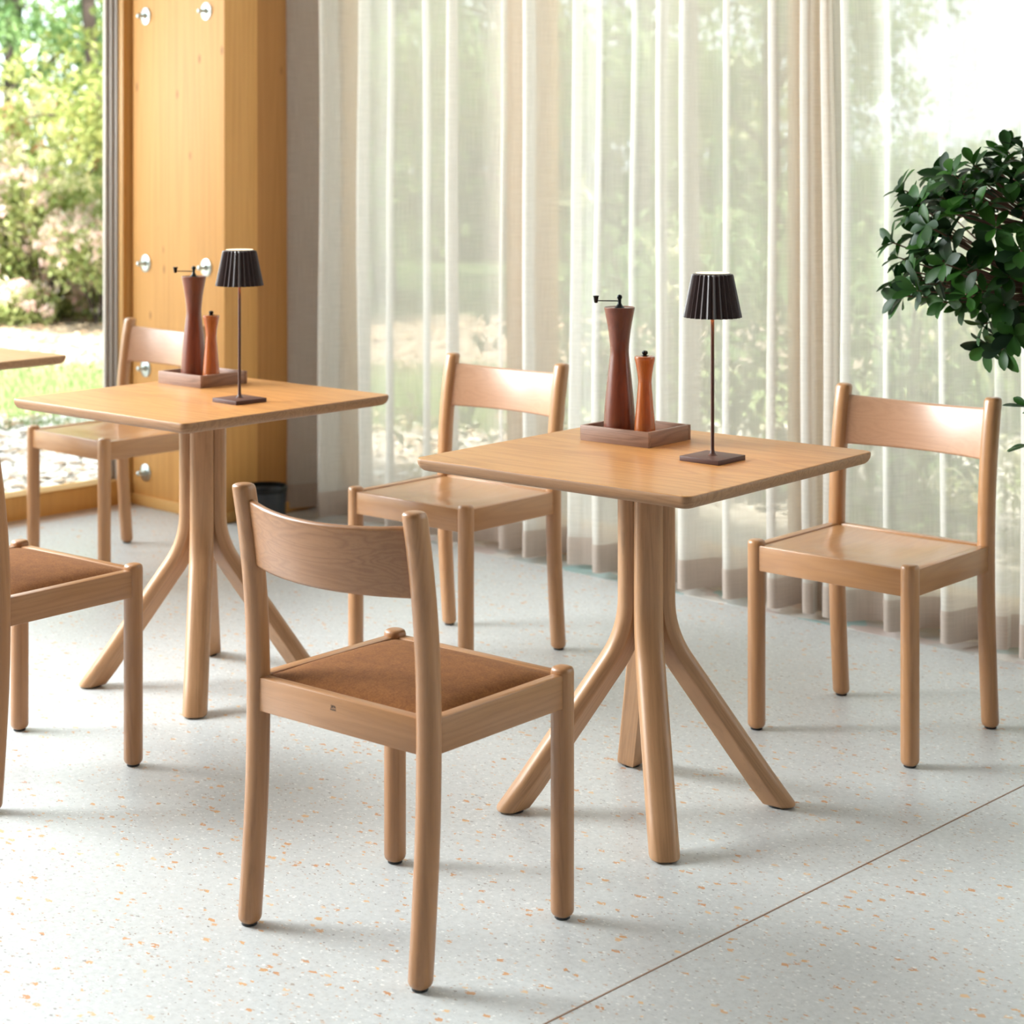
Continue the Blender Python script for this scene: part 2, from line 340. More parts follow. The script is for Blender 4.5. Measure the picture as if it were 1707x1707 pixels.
# window wall behind the curtain (window_2)
b = boxes([(-5.66, W1, N1, N1 + .10, 0, .11)], .003)
w2 = struct('window_2', b, M['frame_x'])
for ww in (-5.60, -4.585, -3.37, -2.16, -.95, .26, 1.47, 2.68): spart('window_post', boxes([(ww - .068, ww + .068, N1 + .004, N1 + .13, .11, 4.4)], .003), M['frame'], w2)
spart('window_header', boxes([(-5.66, W1, N1, N1 + .12, 4.35, 4.6)], .002), M['frame_x'], w2)
spart('glass_pane', boxes([(-5.66, W1, N1 + .085, N1 + .091, .1, 4.38)]), M['glass'], w2)
# timber column in the corner
cr = empty('timber_column', room(-5.953, 4.63), A_W, 'big honey coloured glulam timber post in the corner between window and curtain', 'column')
def cpart(name, a, m, bev=.004):
    b = bmesh.new(); a = list(a); a[0] += 5.953; a[1] += 5.953; a[2] -= 4.63; a[3] -= 4.63
    box(b, *a, bev=bev); return obj(name, b, m, cr)
cpart('front_beam', (-6.246, -5.66, 4.395, 4.555, 0, 4.6), M['glulam'])
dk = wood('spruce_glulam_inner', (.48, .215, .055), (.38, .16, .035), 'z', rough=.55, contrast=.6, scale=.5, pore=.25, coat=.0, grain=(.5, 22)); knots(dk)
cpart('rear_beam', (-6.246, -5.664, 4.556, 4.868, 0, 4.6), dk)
cpart('plinth', (-6.246, -5.652, 4.385, 4.80, 0, .042), M['frame_x'], .003)
def bolt(wv, z):
    o = Vector((wv + 5.953, 4.395 - 4.63, z)); b = bmesh.new(); R = Matrix.Translation(o) @ Matrix.Rotation(PI / 2, 4, 'X')
    lathe(b, [(.034, 0), (.034, .003), (.032, .0045), (.010, .005)], 28); b.transform(R); p = obj('washer', b, M['zinc'], cr)
    b = bmesh.new(); lathe(b, [(.0135, .004), (.0135, .014), (.0125, .0155), (.008, .016)], 6); b.transform(R); obj('nut', b, M['zinc'], p)
    b = bmesh.new(); lathe(b, [(.0075, .012), (.0075, .026), (.0095, .028), (.0105, .033), (.0085, .038), (.004, .041), (.001, .0415)], 16); b.transform(R); obj('threaded_rod', b, M['zinc'], p)
for z in (1.93, .957, .544, .133):
    for wv in (-6.16, -5.77): bolt(wv, z)
# dark bin at the foot of the column
o = empty('bin', room(-5.525, 4.48), 0, 'low round black bin on the floor at the foot of the timber post', 'bin')
b = bmesh.new(); lathe(b, [(.066, 0), (.074, .004), (.079, .10), (.081, .135), (.078, .135), (.074, .13), (.068, .02), (.0, .018)], 40, cap1=False); obj('bin_body', b, M['bin'], o)
b = bmesh.new(); lathe(b, [(.0825, .128), (.084, .133), (.084, .146), (.081, .150), (.077, .149), (.0765, .128)], 40, cap0=False, cap1=False); obj('rim', b, M['iron'], o)

# ------------------------------------------------------------------ curtains
F_ = 3143.67
def w_at(px, n): # wall coordinate where the sight line of column px meets the plane n (used to place the folds along the wall)
    r = (px - 853.5) / F_
    return (r * ND.y * n - ND.x * n) / (WD.x - r * WD.y)
def make_curtain(name, folds, label, drift):
    # folds: (picture column of nose, amplitude, half width)
    random.seed(len(folds)); ctrl = []
    for i, (px, amp, back) in enumerate(folds):
        nose_n = 4.80 - amp; wn = w_at(px, nose_n); 
        ctrl += [(wn + .004, nose_n + .028), (wn + .020, nose_n), (wn + .048, nose_n + .012)]
        if i + 1 < len(folds):
            p2, a2, _ = folds[i + 1]; wn2 = w_at(p2, 4.80 - a2); g = wn2 - wn
            tr = back
            ctrl += [(wn + g * .50, tr - .012), (wn + g * .80, tr)]
    pts = catmull(ctrl, 8)
    zs = [.02 + .09 * k / 2 for k in range(3)] + [.13, .3, .5, .75, 1, 1.25, 1.5, 1.75, 2, 2.3, 2.7, 3.3, 4.3]
    L = [0]
    for a, c in zip(pts, pts[1:]): L.append(L[-1] + math.hypot(a[0] - c[0], a[1] - c[1]))
    def sheet(zlist, off, bm):
        uv = bm.loops.layers.uv.new('UVMap'); rows = []
        for z in zlist:
            row = []
            for i, (a, n) in enumerate(pts):
                s = L[i]; k = min(z / 2.9, 1)
                da = drift * k * mnoise.noise(Vector((s * 1.1, 0, 7))) + .012 * mnoise.noise(Vector((s * 2.5, z * .9, 1)))
                dn = .018 * mnoise.noise(Vector((s * 2.0, z * .8, 4)))
                sh = .10 * k        # folds get shallower towards the heading
                nn = n + (4.745 - n) * sh + dn
                row.append((bm.verts.new((a + da, nn - off, z + (.008 * mnoise.noise(Vector((s * 3, 0, 2))) if z < .2 else 0))), L[i], z))
            rows.append(row)
        for r0, r1 in zip(rows, rows[1:]):
            for i in range(len(pts) - 1):
                q = (r0[i], r0[i + 1], r1[i + 1], r1[i]); f = bm.faces.new([v[0] for v in q])
                for lp, v in zip(f.loops, q): lp[uv].uv = (v[1], v[2])
    b = bmesh.new(); sheet(zs, 0, b)
    cw = sum(p[0] for p in pts) / len(pts)
    for v in b.verts: v.co.x -= cw; v.co.y -= 4.74
    root = empty(name, room(cw, 4.74), A_W, label, 'curtain', None)
    o = obj('drape', b, M['curtain'], root, sharp=180)
    b = bmesh.new(); sheet([.018, .065, .11], .002, b)
    for v in b.verts: v.co.x -= cw; v.co.y -= 4.74
    obj('hem', b, M['hem'], root, sharp=180)
    b = bmesh.new(); box(b, pts[0][0] - cw, pts[-1][0] - cw, -.02, .02, 4.3, 4.34); obj('heading_tape', b, M['white'], root)
T_ = 4.80
make_curtain('curtain', [(470, .10, 4.84), (526, .12, 4.84), (590, .08, 4.78), (638, .11, 4.80), (697, .09, 4.79), (737, .12, 4.80), (826, .08, 4.80), (860, .12, 4.84),
    (944, .08, 4.76), (984, .13, 4.79), (1043, .09, 4.80), (1084, .12, 4.83), (1128, .12, 4.79), (1197, .12, 4.80), (1272, .12, 4.79), (1326, .11, 4.76), (1362, .10, 4.83), (1385, .02, 4.8)],
    'sheer linen curtain panel nearer the timber post, hanging behind the middle chair', .03)
make_curtain('curtain', [(1376, .00, 4.81), (1393, .10, 4.78), (1466, .12, 4.80), (1556, .12, 4.80), (1650, .08, 4.78), (1690, .11, 4.80), (1760, .12, 4.80), (1860, .12, 4.8), (1960, .12, 4.8), (2080, .12, 4.8), (2230, .12, 4.8), (2400, .12, 4.8)],
    'sheer linen curtain panel at the right, hanging behind the plant and the right chair', .03)

# ------------------------------------------------------------------ chairs
LEG = .0205
def sec(rx, ry, p=2.35, n=24):
    out = []
    for i in range(n):
        a = 2 * PI * i / n; c, s = math.cos(a), math.sin(a)
        out.append((rx * math.copysign(abs(c) ** (2 / p), c), ry * math.copysign(abs(s) ** (2 / p), s)))
    return out
def post(bm, x, ypath, z0, z1, r=LEG):
    base = sec(r, r); rings = []
    prof = [(z0, .70), (z0 + .0025, .84), (z0 + .006, .95), (z0 + .011, 1.0)]
    nz = 16
    prof += [(z0 + .011 + (z1 - z0 - .022) * k / nz, 1.0) for k in range(1, nz)]
    prof += [(z1 - .011, 1), (z1 - .006, .96), (z1 - .003, .88), (z1 - .001, .72), (z1, .45)]
    for z, s in prof: rings.append([(x + a * s, ypath(z) + b * s, z) for a, b in base])
    loft(bm, rings)
HW = .21
YF = .18
rear = lambda z: YF - interp(REAR, z)
_rp = catmull([(-.05, .389), (0.0, .385), (.12, .375), (.26, .366), (.40, .363), (.52, .365), (.62, .372), (.72, .385), (.80, .3995), (.86, .409)], 6)
REAR = [(z, y) for z, y in _rp]
ZT, ZB = .449, .387
def build_chair(upholstered):
    ax = 'beech_' if upholstered else 'ply_'
    root = empty('chair', (0, 0, 0), 0, 'x', 'chair')
    for x in (-HW, HW):
        b = bmesh.new(); post(b, x, lambda z: YF, .005, .461); lg = obj('front_leg', b, M[ax + 'z'], root)
        b = bmesh.new(); lathe(b, [(.0135, 0), (.0145, .001), (.0145, .0065)], 20, (x, YF, 0)); obj('foot_glide', b, M['black'], lg)
        b = bmesh.new(); post(b, x, rear, .005, .803); lg = obj('rear_leg', b, M[ax + 'z'], root)
        b = bmesh.new(); lathe(b, [(.0135, 0), (.0145, .001), (.0145, .0065)], 20, (x, rear(0), 0)); obj('foot_glide', b, M['black'], lg)
    yr = YF - .363
    of = .0135; th = .024
    xo = HW - .012
    obj('front_rail', bx(-xo, xo, YF + of - th, YF + of, ZB, ZT, bev=.003), M[ax + 'x'], root)
    rr = obj('rear_rail', bx(-xo, xo, yr - of, yr - of + th, ZB, ZT, bev=.003), M[ax + 'x'], root)
    for s in (-1, 1):
        x0, x1 = sorted((s * (HW + of), s * (HW + of - th)))
        obj('side_rail', bx(x0, x1, yr + .010, YF - .010, ZB, ZT, bev=.003), M[ax + 'y'], root)
    # seat
    x1 = HW + of - th - .0008; y0 = yr - of + th + .0008; y1 = YF + of - th - .0008
    b = bmesh.new(); N = 28; grid = []
    for j in range(N + 1):
        row = []
        for i in range(N + 1):
            u, v = i / N, j / N; X = -x1 + 2 * x1 * u; Y = y0 + (y1 - y0) * v
            if upholstered:
                e = min(u, 1 - u) * 2 * x1; f = min(v, 1 - v) * (y1 - y0)
                q = 1 - math.exp(-e / .035); r = 1 - math.exp(-f / .035)
                z = .4455 + .0175 * (q * r) ** .8 + .004 * math.sin(PI * u) * math.sin(PI * v)
                cx = .003 * (1 - q); X -= math.copysign(0, X)
            else:
                g = math.exp(-((u - .5) / .30) ** 4 - ((v - .42) / .34) ** 4); z = .4455 - .011 * g
            # clear the round legs at the four corners
            for lx, ly in ((-HW, YF), (HW, YF), (-HW, yr), (HW, yr)):
                dx, dy = X - lx, Y - ly; d = math.hypot(dx, dy)
                if d < .0215: X, Y = lx + dx / d * .0215, ly + dy / d * .0215
            row.append(b.verts.new((X, Y, z)))
        grid.append(row)
    for j in range(N):
        for i in range(N): b.faces.new((grid[j][i], grid[j][i + 1], grid[j + 1][i + 1], grid[j + 1][i]))
    ext = bmesh.ops.extrude_face_region(b, geom=b.faces[:])
    for v in [e for e in ext['geom'] if isinstance(e, bmesh.types.BMVert)]: v.co.z = .430 if upholstered else v.co.z - .009
    if upholstered: obj('seat_cushion', b, M['wool'], root, sharp=60)
    else: obj('seat', b, M['ply_y'], root, sharp=60)
    # backrest: curved board between the rear legs
    b = bmesh.new(); n = 32; rings = []
    for k in range(n + 1):
        u = -1 + 2 * k / n; X = u * (HW - .006)
        bul = .050 * (1 - u * u); dip = .010 * (1 - u * u)
        zt, zb = .777 - dip, .651 - .003 * (1 - u * u)
        ring = []; t = .0075
        prof = []
        for q in range(9):   # rounded top
            a = PI * q / 8; prof.append((math.cos(a) * t, zt - t * .9 + math.sin(a) * t * .9))
        prof += [(-t, (zt + zb) / 2)]
        for q in range(9):
            a = PI + PI * q / 8; prof.append((math.cos(a) * t, zb + t * .9 + math.sin(a) * t * .9))
        prof += [(t, (zt + zb) / 2)]
        nx, ny = (2 * .050 * u / HW), 1; l = math.hypot(nx, ny); nx /= l; ny /= l
        for (o_, z) in prof:
            yc = rear(z) - bul + .004
            ring.append((X - nx * o_ * (1 if abs(u) < .99 else 0), yc + ny * o_, z))
        rings.append(ring)
    loft(b, rings); obj('backrest', b, M['back'] if upholstered else M['back_ply'], root, sharp=50)
    return root, rr
GR = 'dining chairs around the small square tables'
import math as _m
def place(fx, fy, th):
    F = Vector((_m.cos(th), _m.sin(th), 0)); return Vector((fx, fy, 0)) - F * YF, th - PI / 2
up, up_rail = build_chair(True)
pl, _ = build_chair(False)
p, r = place(-.0693, 3.5877, .8775)
up2p, up2r = place(-1.029, 4.438, .8965)
dup(up, up2p, up2r, 'beech chair with brown wool seat, cut off by the left edge of the photo')
up.location = p; up.rotation_euler = (0, 0, r); up['label'] = 'beech chair with brown wool seat in the foreground, its curved back to the viewer'
# branding burnt on the rear rail of the foreground chair
def text_bm(s, size):
    cu = bpy.data.curves.new('t', 'FONT'); cu.body = s; cu.size = size; cu.align_x = 'CENTER'; cu.extrude = .0002; cu.resolution_u = 3
    o = bpy.data.objects.new('t', cu); COL.objects.link(o)
    me = bpy.data.meshes.new_from_object(o.evaluated_get(bpy.context.evaluated_depsgraph_get()))
    b = bmesh.new(); b.from_mesh(me); bpy.data.objects.remove(o); bpy.data.curves.remove(cu); bpy.data.meshes.remove(me); return b
b = text_bm('SIPA', .0070)
for v in b.verts: v.co.x *= .95
box(b, -.0070, .0070, -.0018, -.0012, -.0002, .0002); 
x = -.0070
while x < .0065: box(b, x, x + .0010, -.0042, -.0028, -.0002, .0002); x += .0014
# rear face looks towards -y ; text x runs to +x seen from behind
b.transform(Matrix.Translation((-.004, YF - .363 - .0135 - .0001, ZT - .020)) @ Matrix.Rotation(PI / 2, 4, 'X'))
lm = obj('brand_mark', b, M['ink'], up_rail, smooth=False); lm['label'] = 'small dark SIPA brand mark burnt into the rail'
for (fx, fy, th, lab) in ((.7503, 4.4376, 3.9841, 'plain beech chair with polished plywood seat at the right, beside the plant'),
                          (-.2805, 5.1556, 3.9925, 'plain beech chair behind the nearer table, its seat partly under the tabletop edge'),
                          (-1.488, 6.3208, 3.9556, 'plain beech chair by the garden window, beyond the farther table with lamp')):
    p, r = place(fx, fy, th)
    if lab.startswith('plain beech chair with'): pl.location = p; pl.rotation_euler = (0, 0, r); pl['label'] = lab
    else: dup(pl, p, r, lab)

# ------------------------------------------------------------------ tables
def rounded_sq(h, r, n=8):
    out = []
    for cx, cy, a0 in ((h - r, h - r, 0), (-h + r, h - r, PI / 2), (-h + r, -h + r, PI), (h - r, -h + r, 3 * PI / 2)):
        for k in range(n + 1): a = a0 + PI / 2 * k / n; out.append((cx + r * math.cos(a), cy + r * math.sin(a)))
    return out
TZ = .7553
def build_table():
    root = empty('table', (0, 0, 0), 0, 'x', 'table')
    b = bmesh.new(); H = .3517; rings = []
    for ins, z in ((.030, TZ - .0275), (.017, TZ - .0272), (.010, TZ - .025), (.0045, TZ - .020), (.001, TZ - .013), (0, TZ - .007), (0, TZ - .0035), (.0007, TZ - .0012), (.002, TZ)):
        rings.append([(x, y, z) for x, y in rounded_sq(H - ins, .021 - ins * .4)])
    R = loft(b, rings)
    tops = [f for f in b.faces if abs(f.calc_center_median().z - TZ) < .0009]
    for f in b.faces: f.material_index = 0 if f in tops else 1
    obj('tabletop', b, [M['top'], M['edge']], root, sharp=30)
    return root
def leg_bm(ang):
    # section: inner right-angle wedge + rounded outside ; (a outward, b sideways)
    hw = .031; secp = [(0.0015, 0.0), (.014, .0135), (.027, .0265)]
    arc = [(.032 + .029 * max(0, math.cos(t)) ** .72, hw * math.sin(t) ** .72) for t in [PI / 2 * (1 - k / 9) for k in range(10)]]
    right = secp + [(.0295, .0295)] + [(a, b_) for a, b_ in arc]
    left = [(a, -b_) for a, b_ in reversed(right)][1:-1]
    S_ = right + left
    S_ = [(a - .031, b_) for a, b_ in S_]
    A0 = .031; zb = .375; foot = .287; ang_b = math.atan2(foot - A0, zb); R = .24; tl = R * math.tan(ang_b / 2)
    path = [(A0, TZ - .0272, 0.0), (A0, .6, 0.0), (A0, zb + tl, 0.0)]
    for k in range(1, 13):
        q = ang_b * k / 12; path.append((A0 + R * (1 - math.cos(q)), zb + tl - R * math.sin(q), q))
    x, z, q = path[-1]
    for k in range(1, 7):
        zz = z + (.006 - z) * k / 6; path.append((x + (z - zz) * math.tan(q), zz, q))
    b = bmesh.new(); rings = []
    def ring(px, pz, q, s=1.0, cut=None):
        out = []
        for a, c in S_:
            X = px + a * s * math.cos(q); Z = pz + a * s * math.sin(q)
            if cut is not None: X += (Z - cut) * math.tan(q); Z = cut
            out.append((X, c * s, Z))
        return out
    for i, (px, pz, q) in enumerate(path):
        if i == 0: rings.append(ring(px, pz, 0, 1, pz))
        elif i == len(path) - 1:
            rings.append(ring(px, .010, q, 1, .010)); rings.append(ring(px + .002, .006, q, .97, .006)); rings.append(ring(px + .003, .004, q, .90, .004))
        else: rings.append(ring(px, pz, q))
    RV = loft(b, rings); uv = b.loops.layers.uv.new('UVMap'); pos = {}
    for j, rv in enumerate(RV):
        c0 = sum((v.co for v in rv), Vector()) / len(rv)
        ln = (pos.get('l', 0) + (c0 - pos['c']).length) if j else 0; pos['l'] = ln; pos['c'] = c0
        for i, v in enumerate(rv): pos[v] = (S_[i][1] + ang * .37, ln + ang, S_[i][0])
    for f in b.faces:
        for lp in f.loops: lp[uv].uv = (pos[lp.vert][0] + pos[lp.vert][2] * .9, pos[lp.vert][1])
    b.transform(Matrix.Rotation(ang, 4, 'Z'))
    g = bmesh.new(); lathe(g, [(.019, 0), (.0205, .001), (.0205, .0042)], 24, (path[-1][0], 0, 0)); g.transform(Matrix.Rotation(ang, 4, 'Z'))
    return b, g
def table(cx, cy, th, legoff, label):
    r = build_table(); r.location = (cx, cy, 0); r.rotation_euler = (0, 0, th); r['label'] = label
    for k in range(4):
        b, g = leg_bm(legoff - th + k * PI / 2); l = obj('leg', b, M['ash'], r, sharp=28); obj('foot_pad', g, M['black'], l)
    return r
table(.287, 4.026, .8752, math.radians(3), 'square oak table in the foreground, standing between the foreground chair and right chair')
table(-.8148, 4.9677, .8621, math.radians(5.5), 'square oak table farther left with a lamp, in front of the timber column')
table(-1.897, 5.92, .8752, math.radians(3), 'farthest square oak table, only a corner showing at the left edge before the garden')

# ------------------------------------------------------------------ table-top things
def tray(cx, cy, th, label):
    r = empty('tray', (cx, cy, TZ), th, label, 'tray'); L, D, Hh, t = .187, .164, .034, .009
    obj('tray_base', bx(-D / 2 + t, D / 2 - t, -L / 2 + t, L / 2 - t, .0005, .007), M['walnut_y'], r)
    for s in (-1, 1):
        x0, x1 = sorted((s * D / 2, s * (D / 2 - t))); obj('tray_side', bx(x0, x1, -L / 2, L / 2, 0, Hh, bev=.0007), M['walnut_y'], r)
        y0, y1 = sorted((s * L / 2, s * (L / 2 - t))); obj('tray_side', bx(-D / 2 + t, D / 2 - t, y0, y1, 0, Hh, bev=.0007), M['walnut'], r)
def smooth_prof(ctrl, sub=6): return [(r, z) for r, z in catmull(ctrl, sub)]
def tall_mill(x, y, label, ang):
    r = empty('pepper_mill', (x, y, TZ + .0072), ang, label, 'pepper mill')
    b = bmesh.new(); lathe(b, [(.034, 0), (.0362, .002)] + smooth_prof([(.0362, .003), (.0340, .06), (.0285, .12), (.0235, .165), (.0212, .190), (.0222, .212), (.0262, .245), (.0318, .275), (.0345, .2895)]) + [(.0343, .2905), (.033, .291), (.031, .2895), (.0, .2892)], 48, cap1=False)
    obj('body', b, M['mill'], r, sharp=35)
    b = bmesh.new(); lathe(b, [(.013, .2885), (.011, .2905), (.008, .293), (.006, .296), (.004, .300), (.004, .309), (.0055, .3105), (.0062, .314), (.0045, .3175), (.001, .319)], 24); obj('cap', b, M['iron'], r)
    b = bmesh.new(); tube(b, [(.004, 0, .3045), (.020, 0, .3045), (-.030 * 0 + .051, 0, .3045)], .0013, 8); c = obj('crank_arm', b, M['iron'], r)
    b = bmesh.new(); lathe(b, [(.003, -.006), (.0042, -.004), (.0058, .007), (.0070, .0095), (.0066, .0105), (.001, .0108)], 20, (.053, 0, .3055)); obj('crank_knob', b, M['iron'], c)
def small_mill(x, y, label):
    r = empty('salt_mill', (x, y, TZ + .0072), 0, label, 'salt mill')
    b = bmesh.new(); lathe(b, [(.0235, 0), (.0248, .002)] + smooth_prof([(.0248, .003), (.0225, .04), (.0185, .085), (.0155, .122), (.0150, .132), (.0165, .147), (.0200, .168), (.0226, .180)]) + [(.0228, .183), (.0222, .186), (.020, .187), (.0, .1872)], 44, cap1=False)
    obj('body', b, M['mill_s'], r, sharp=35)
    b = bmesh.new(); lathe(b, [(.0085, .1868), (.008, .1885), (.004, .1895), (.0062, .192), (.0068, .195), (.0055, .198), (.001, .1995)], 20); obj('knob', b, M['iron'], r)
def lamp(x, y, th, label):
    r = empty('table_lamp', (x, y, TZ), th, label, 'table lamp')
    obj('lamp_base', bx(-.0495, .0495, -.0495, .0495, 0, .0105, bev=.001), M['corten'], r)
    b = bmesh.new(); lathe(b, [(.013, .0100), (.0085, .0120), (.0055, .016), (.0040, .022), (.0038, .03), (.0038, .3), (.0036, .384)], 20); obj('pole', b, M['corten'], r)
    # fluted shade: outer and inner skin
    n = 28 * 6; zt, zb = .391, .300
    fl = lambda i: 1 + .085 * (abs(((i / 6) % 1) - .5) * 2 - .5)
    outer = [(.0425, zt - .002), (.0595, zb)]
    b = bmesh.new(); rings = []
    for rr, z in ((.0355, zt + .0012), (.0365, zt), (.0410, zt - .0012), (.0424, zt - .004), (.0595, zb), (.0578, zb), (.0410, zt - .006), (.0355, zt - .004)):
        rings.append([(rr * (fl(i) if rr > .0365 else 1) * math.cos(2 * PI * i / n), rr * (fl(i) if rr > .0365 else 1) * math.sin(2 * PI * i / n), z) for i in range(n)])
    loft(b, rings + [rings[0]], False, False); bmesh.ops.remove_doubles(b, verts=b.verts[:], dist=1e-6)
    s = obj('lamp_shade', b, M['shade'], r, sharp=12)
    b = bmesh.new(); lathe(b, [(.0353, .3890), (.0353, .3925), (.034, .3935), (.0, .3938)], 48, cap1=False); obj('top_diffuser', b, M['glow'], s)
    b = bmesh.new(); lathe(b, [(.020, .327), (.020, .323), (.0065, .323), (.0065, .327)], 40, cap0=False, cap1=False); obj('led_ring', b, M['led'], s)
tray(.277, 4.229, math.radians(50.5), 'walnut tray holding two mills on the nearer table')
tall_mill(.241, 4.225, 'tall dark brown pepper mill with crank on the nearer table', math.radians(172))
small_mill(.294, 4.172, 'short glossy amber salt mill on the nearer table')
lamp(.420, 3.951, math.radians(49), 'brown cordless table lamp with fluted shade on the nearer table')
tray(-.862, 5.256, math.radians(48), 'walnut tray holding two mills on the farther table by the post')
tall_mill(-.886, 5.25, 'tall dark brown pepper mill with crank on the farther table', math.radians(172))
small_mill(-.829, 5.197, 'short reddish salt mill on the farther table')
lamp(-.703, 4.865, math.radians(46), 'brown cordless table lamp with fluted shade on the farther table')

# ------------------------------------------------------------------ indoor plant
def leaf(bm, base, d, up, L, W, curl=.25, fold=.18, nseg=7):
    d = d.normalized(); side = d.cross(up)
    if side.length < 1e-3: side = d.cross(Vector((1, 0, 0)))
    side.normalize(); nrm = side.cross(d).normalized(); rows = []
    prof = [0.06, .28, .58, .85, 1.0, .97, .74, .16] if nseg == 7 else [.05, .9, .05]
    for k in range(nseg + 1):
        s = k / nseg; w_ = W * prof[k] / 2
        c = base + d * (L * s) + nrm * (-curl * L * s * s)
        rows.append([bm.verts.new(c - side * w_ + nrm * w_ * fold * 2), bm.verts.new(c), bm.verts.new(c + side * w_ + nrm * w_ * fold * 2)])
    for a, b in zip(rows, rows[1:]):
        bm.faces.new((a[0], a[1], b[1], b[0])); bm.faces.new((a[1], a[2], b[2], b[1]))
random.seed(11)
PX, PY = 1.52, 4.55
pr = empty('potted_plant', (PX, PY, 0), 0, 'dark green glossy leafed potted tree leaning in from the right edge', 'plant')
b = bmesh.new(); lathe(b, [(.11, 0), (.12, .01), (.145, .28), (.15, .30), (.142, .30), (.136, .27), (.0, .268)], 40, cap1=False); obj('pot', b, M['pot'], pr)
b = bmesh.new(); lathe(b, [(.134, .262), (.134, .272), (.0, .276)], 30, cap1=False); obj('soil', b, M['soil'], pr)
br = bmesh.new(); lf = bmesh.new()
trunk = [(0, 0, .26), (.01, .01, .5), (-.02, 0, .75), (-.06, .02, .95)]
tube(br, catmull(trunk, 5), .014, 8)
def rosette(tip, axis, n, L):
    axis = axis.normalized(); u = axis.orthogonal().normalized(); v = axis.cross(u); a0 = random.random() * 6
    for k in range(n):
        a = a0 + 2 * PI * k / n + random.uniform(-.3, .3); el = random.uniform(.15, .95)
        d = (u * math.cos(a) + v * math.sin(a)) * math.cos(el) + axis * math.sin(el)
        l = L * random.uniform(.75, 1.15); leaf(lf, tip + axis * random.uniform(-.018, .004), d, axis, l, l * random.uniform(.42, .52), random.uniform(.02, .28), random.uniform(.06, .18))
C0 = Vector((-.268, 0, 1.165))    # crown centre relative to the pot
hub = [Vector((-.06, .02, .95)), Vector((-.12, -.01, 1.03)), Vector((-.06, .0, 1.12)), Vector((-.2, .03, 1.06)), Vector((-.15, 0, 1.2))]
for i in range(1, 5): tube(br, [hub[0], (hub[0] + hub[i]) / 2 + Vector((random.uniform(-.02, .02), 0, -.01)), hub[i]], [.010, .008, .006], 6)
tips = []
for k in range(5200):
    q = Vector((random.gauss(0, 1), random.gauss(0, 1), random.gauss(0, 1))).normalized() * random.uniform(.45, 1) ** .5
    q = Vector([math.copysign(abs(c) ** .82, c) for c in q])
    p = Vector((q.x * .33, q.y * .27, q.z * .245)); 
    p *= 1 + .12 * mnoise.noise(p * 9)
    if p.x < -.13 and p.z < -.12: continue
    if all((p - t_).length > .044 for t_ in tips): tips.append(p)
    if len(tips) > 215: break
for p in tips:
    tip = C0 + p; ax = (p.normalized() + Vector((0, 0, .55)) + Vector((random.uniform(-.3, .3),) * 3)).normalized()
    h = min(hub[1:], key=lambda h_: (h_ - tip).length); mid = (h + tip) / 2 + Vector((random.uniform(-.02, .02), random.uniform(-.02, .02), -.012))
    tube(br, [h, mid, tip], [.004, .0028, .0018], 5); rosette(tip, ax, random.randint(6, 8), .061)
for tip in (Vector((-.300, -.07, .80)), Vector((-.285, -.06, .70)), Vector((-.23, -.04, .75))):   # low shoots
    tube(br, [Vector((-.02, 0, .7)), (tip + Vector((-.02, 0, .7))) / 2 + Vector((0, 0, -.03)), tip], [.004, .003, .002], 5); rosette(tip, Vector((-.6, 0, .6)), 5, .06)
obj('branches', br, M['twig'], pr); obj('foliage', lf, M['plant'], pr, sharp=180)

# ------------------------------------------------------------------ garden outside
b = bmesh.new(); bmesh.ops.create_grid(b, x_segments=1, y_segments=1, size=70); b.transform(Matrix.Translation((0, 40, -.05)))
g = obj('ground', b, M['ground'], smooth=False); tag(g, kind='structure')
def outside(x, y):
    P = Vector((x, y, 0)); return P.dot(WD) < W0 - .25 or P.dot(ND) > N1 + .3
def inview(x, y): return abs(x / y) < .33
# lawn blades, pebbles, dry leaves
random.seed(5); b = bmesh.new()
for k in range(26000):
    y = random.uniform(9.7, 12.7); x = random.uniform(-.34, .1) * y
    if not outside(x, y): continue
    h = random.uniform(.03, .07); a = random.uniform(0, PI); dx, dy = .004 * math.cos(a), .004 * math.sin(a); lx, ly = random.gauss(0, .018), random.gauss(0, .018)
    b.faces.new((b.verts.new((x - dx, y - dy, -.05)), b.verts.new((x + dx, y + dy, -.05)), b.verts.new((x + lx, y + ly, -.05 + h))))
tag(obj('grass', b, M['blade'], smooth=False), 'bright green lawn strip outside the left window', 'grass', kind='stuff')
b = bmesh.new(); ico = bmesh.new(); bmesh.ops.create_icosphere(ico, subdivisions=1, radius=1); iv = [v.co.copy() for v in ico.verts]; fi = [[v.index for v in f.verts] for f in ico.faces]; ico.free()
for k in range(2200):
    y = random.uniform(7.6, 10.2); x = random.uniform(-.30, -.16) * y if random.random() < .75 else random.uniform(-.15, .3) * y
    if not outside(x, y): continue
    s = random.uniform(.012, .04); sc = (s * random.uniform(.8, 1.4), s * random.uniform(.7, 1.2), s * .55)
    vs = [b.verts.new((x + c.x * sc[0] * random.uniform(.85, 1.1), y + c.y * sc[1], -.05 + s * .2 + c.z * sc[2])) for c in iv]
    for f in fi: b.faces.new([vs[i] for i in f])
tag(obj('gravel', b, M['stone']), 'pale pebbles scattered along the foot of the glass outside', 'gravel', kind='stuff')
b = bmesh.new()
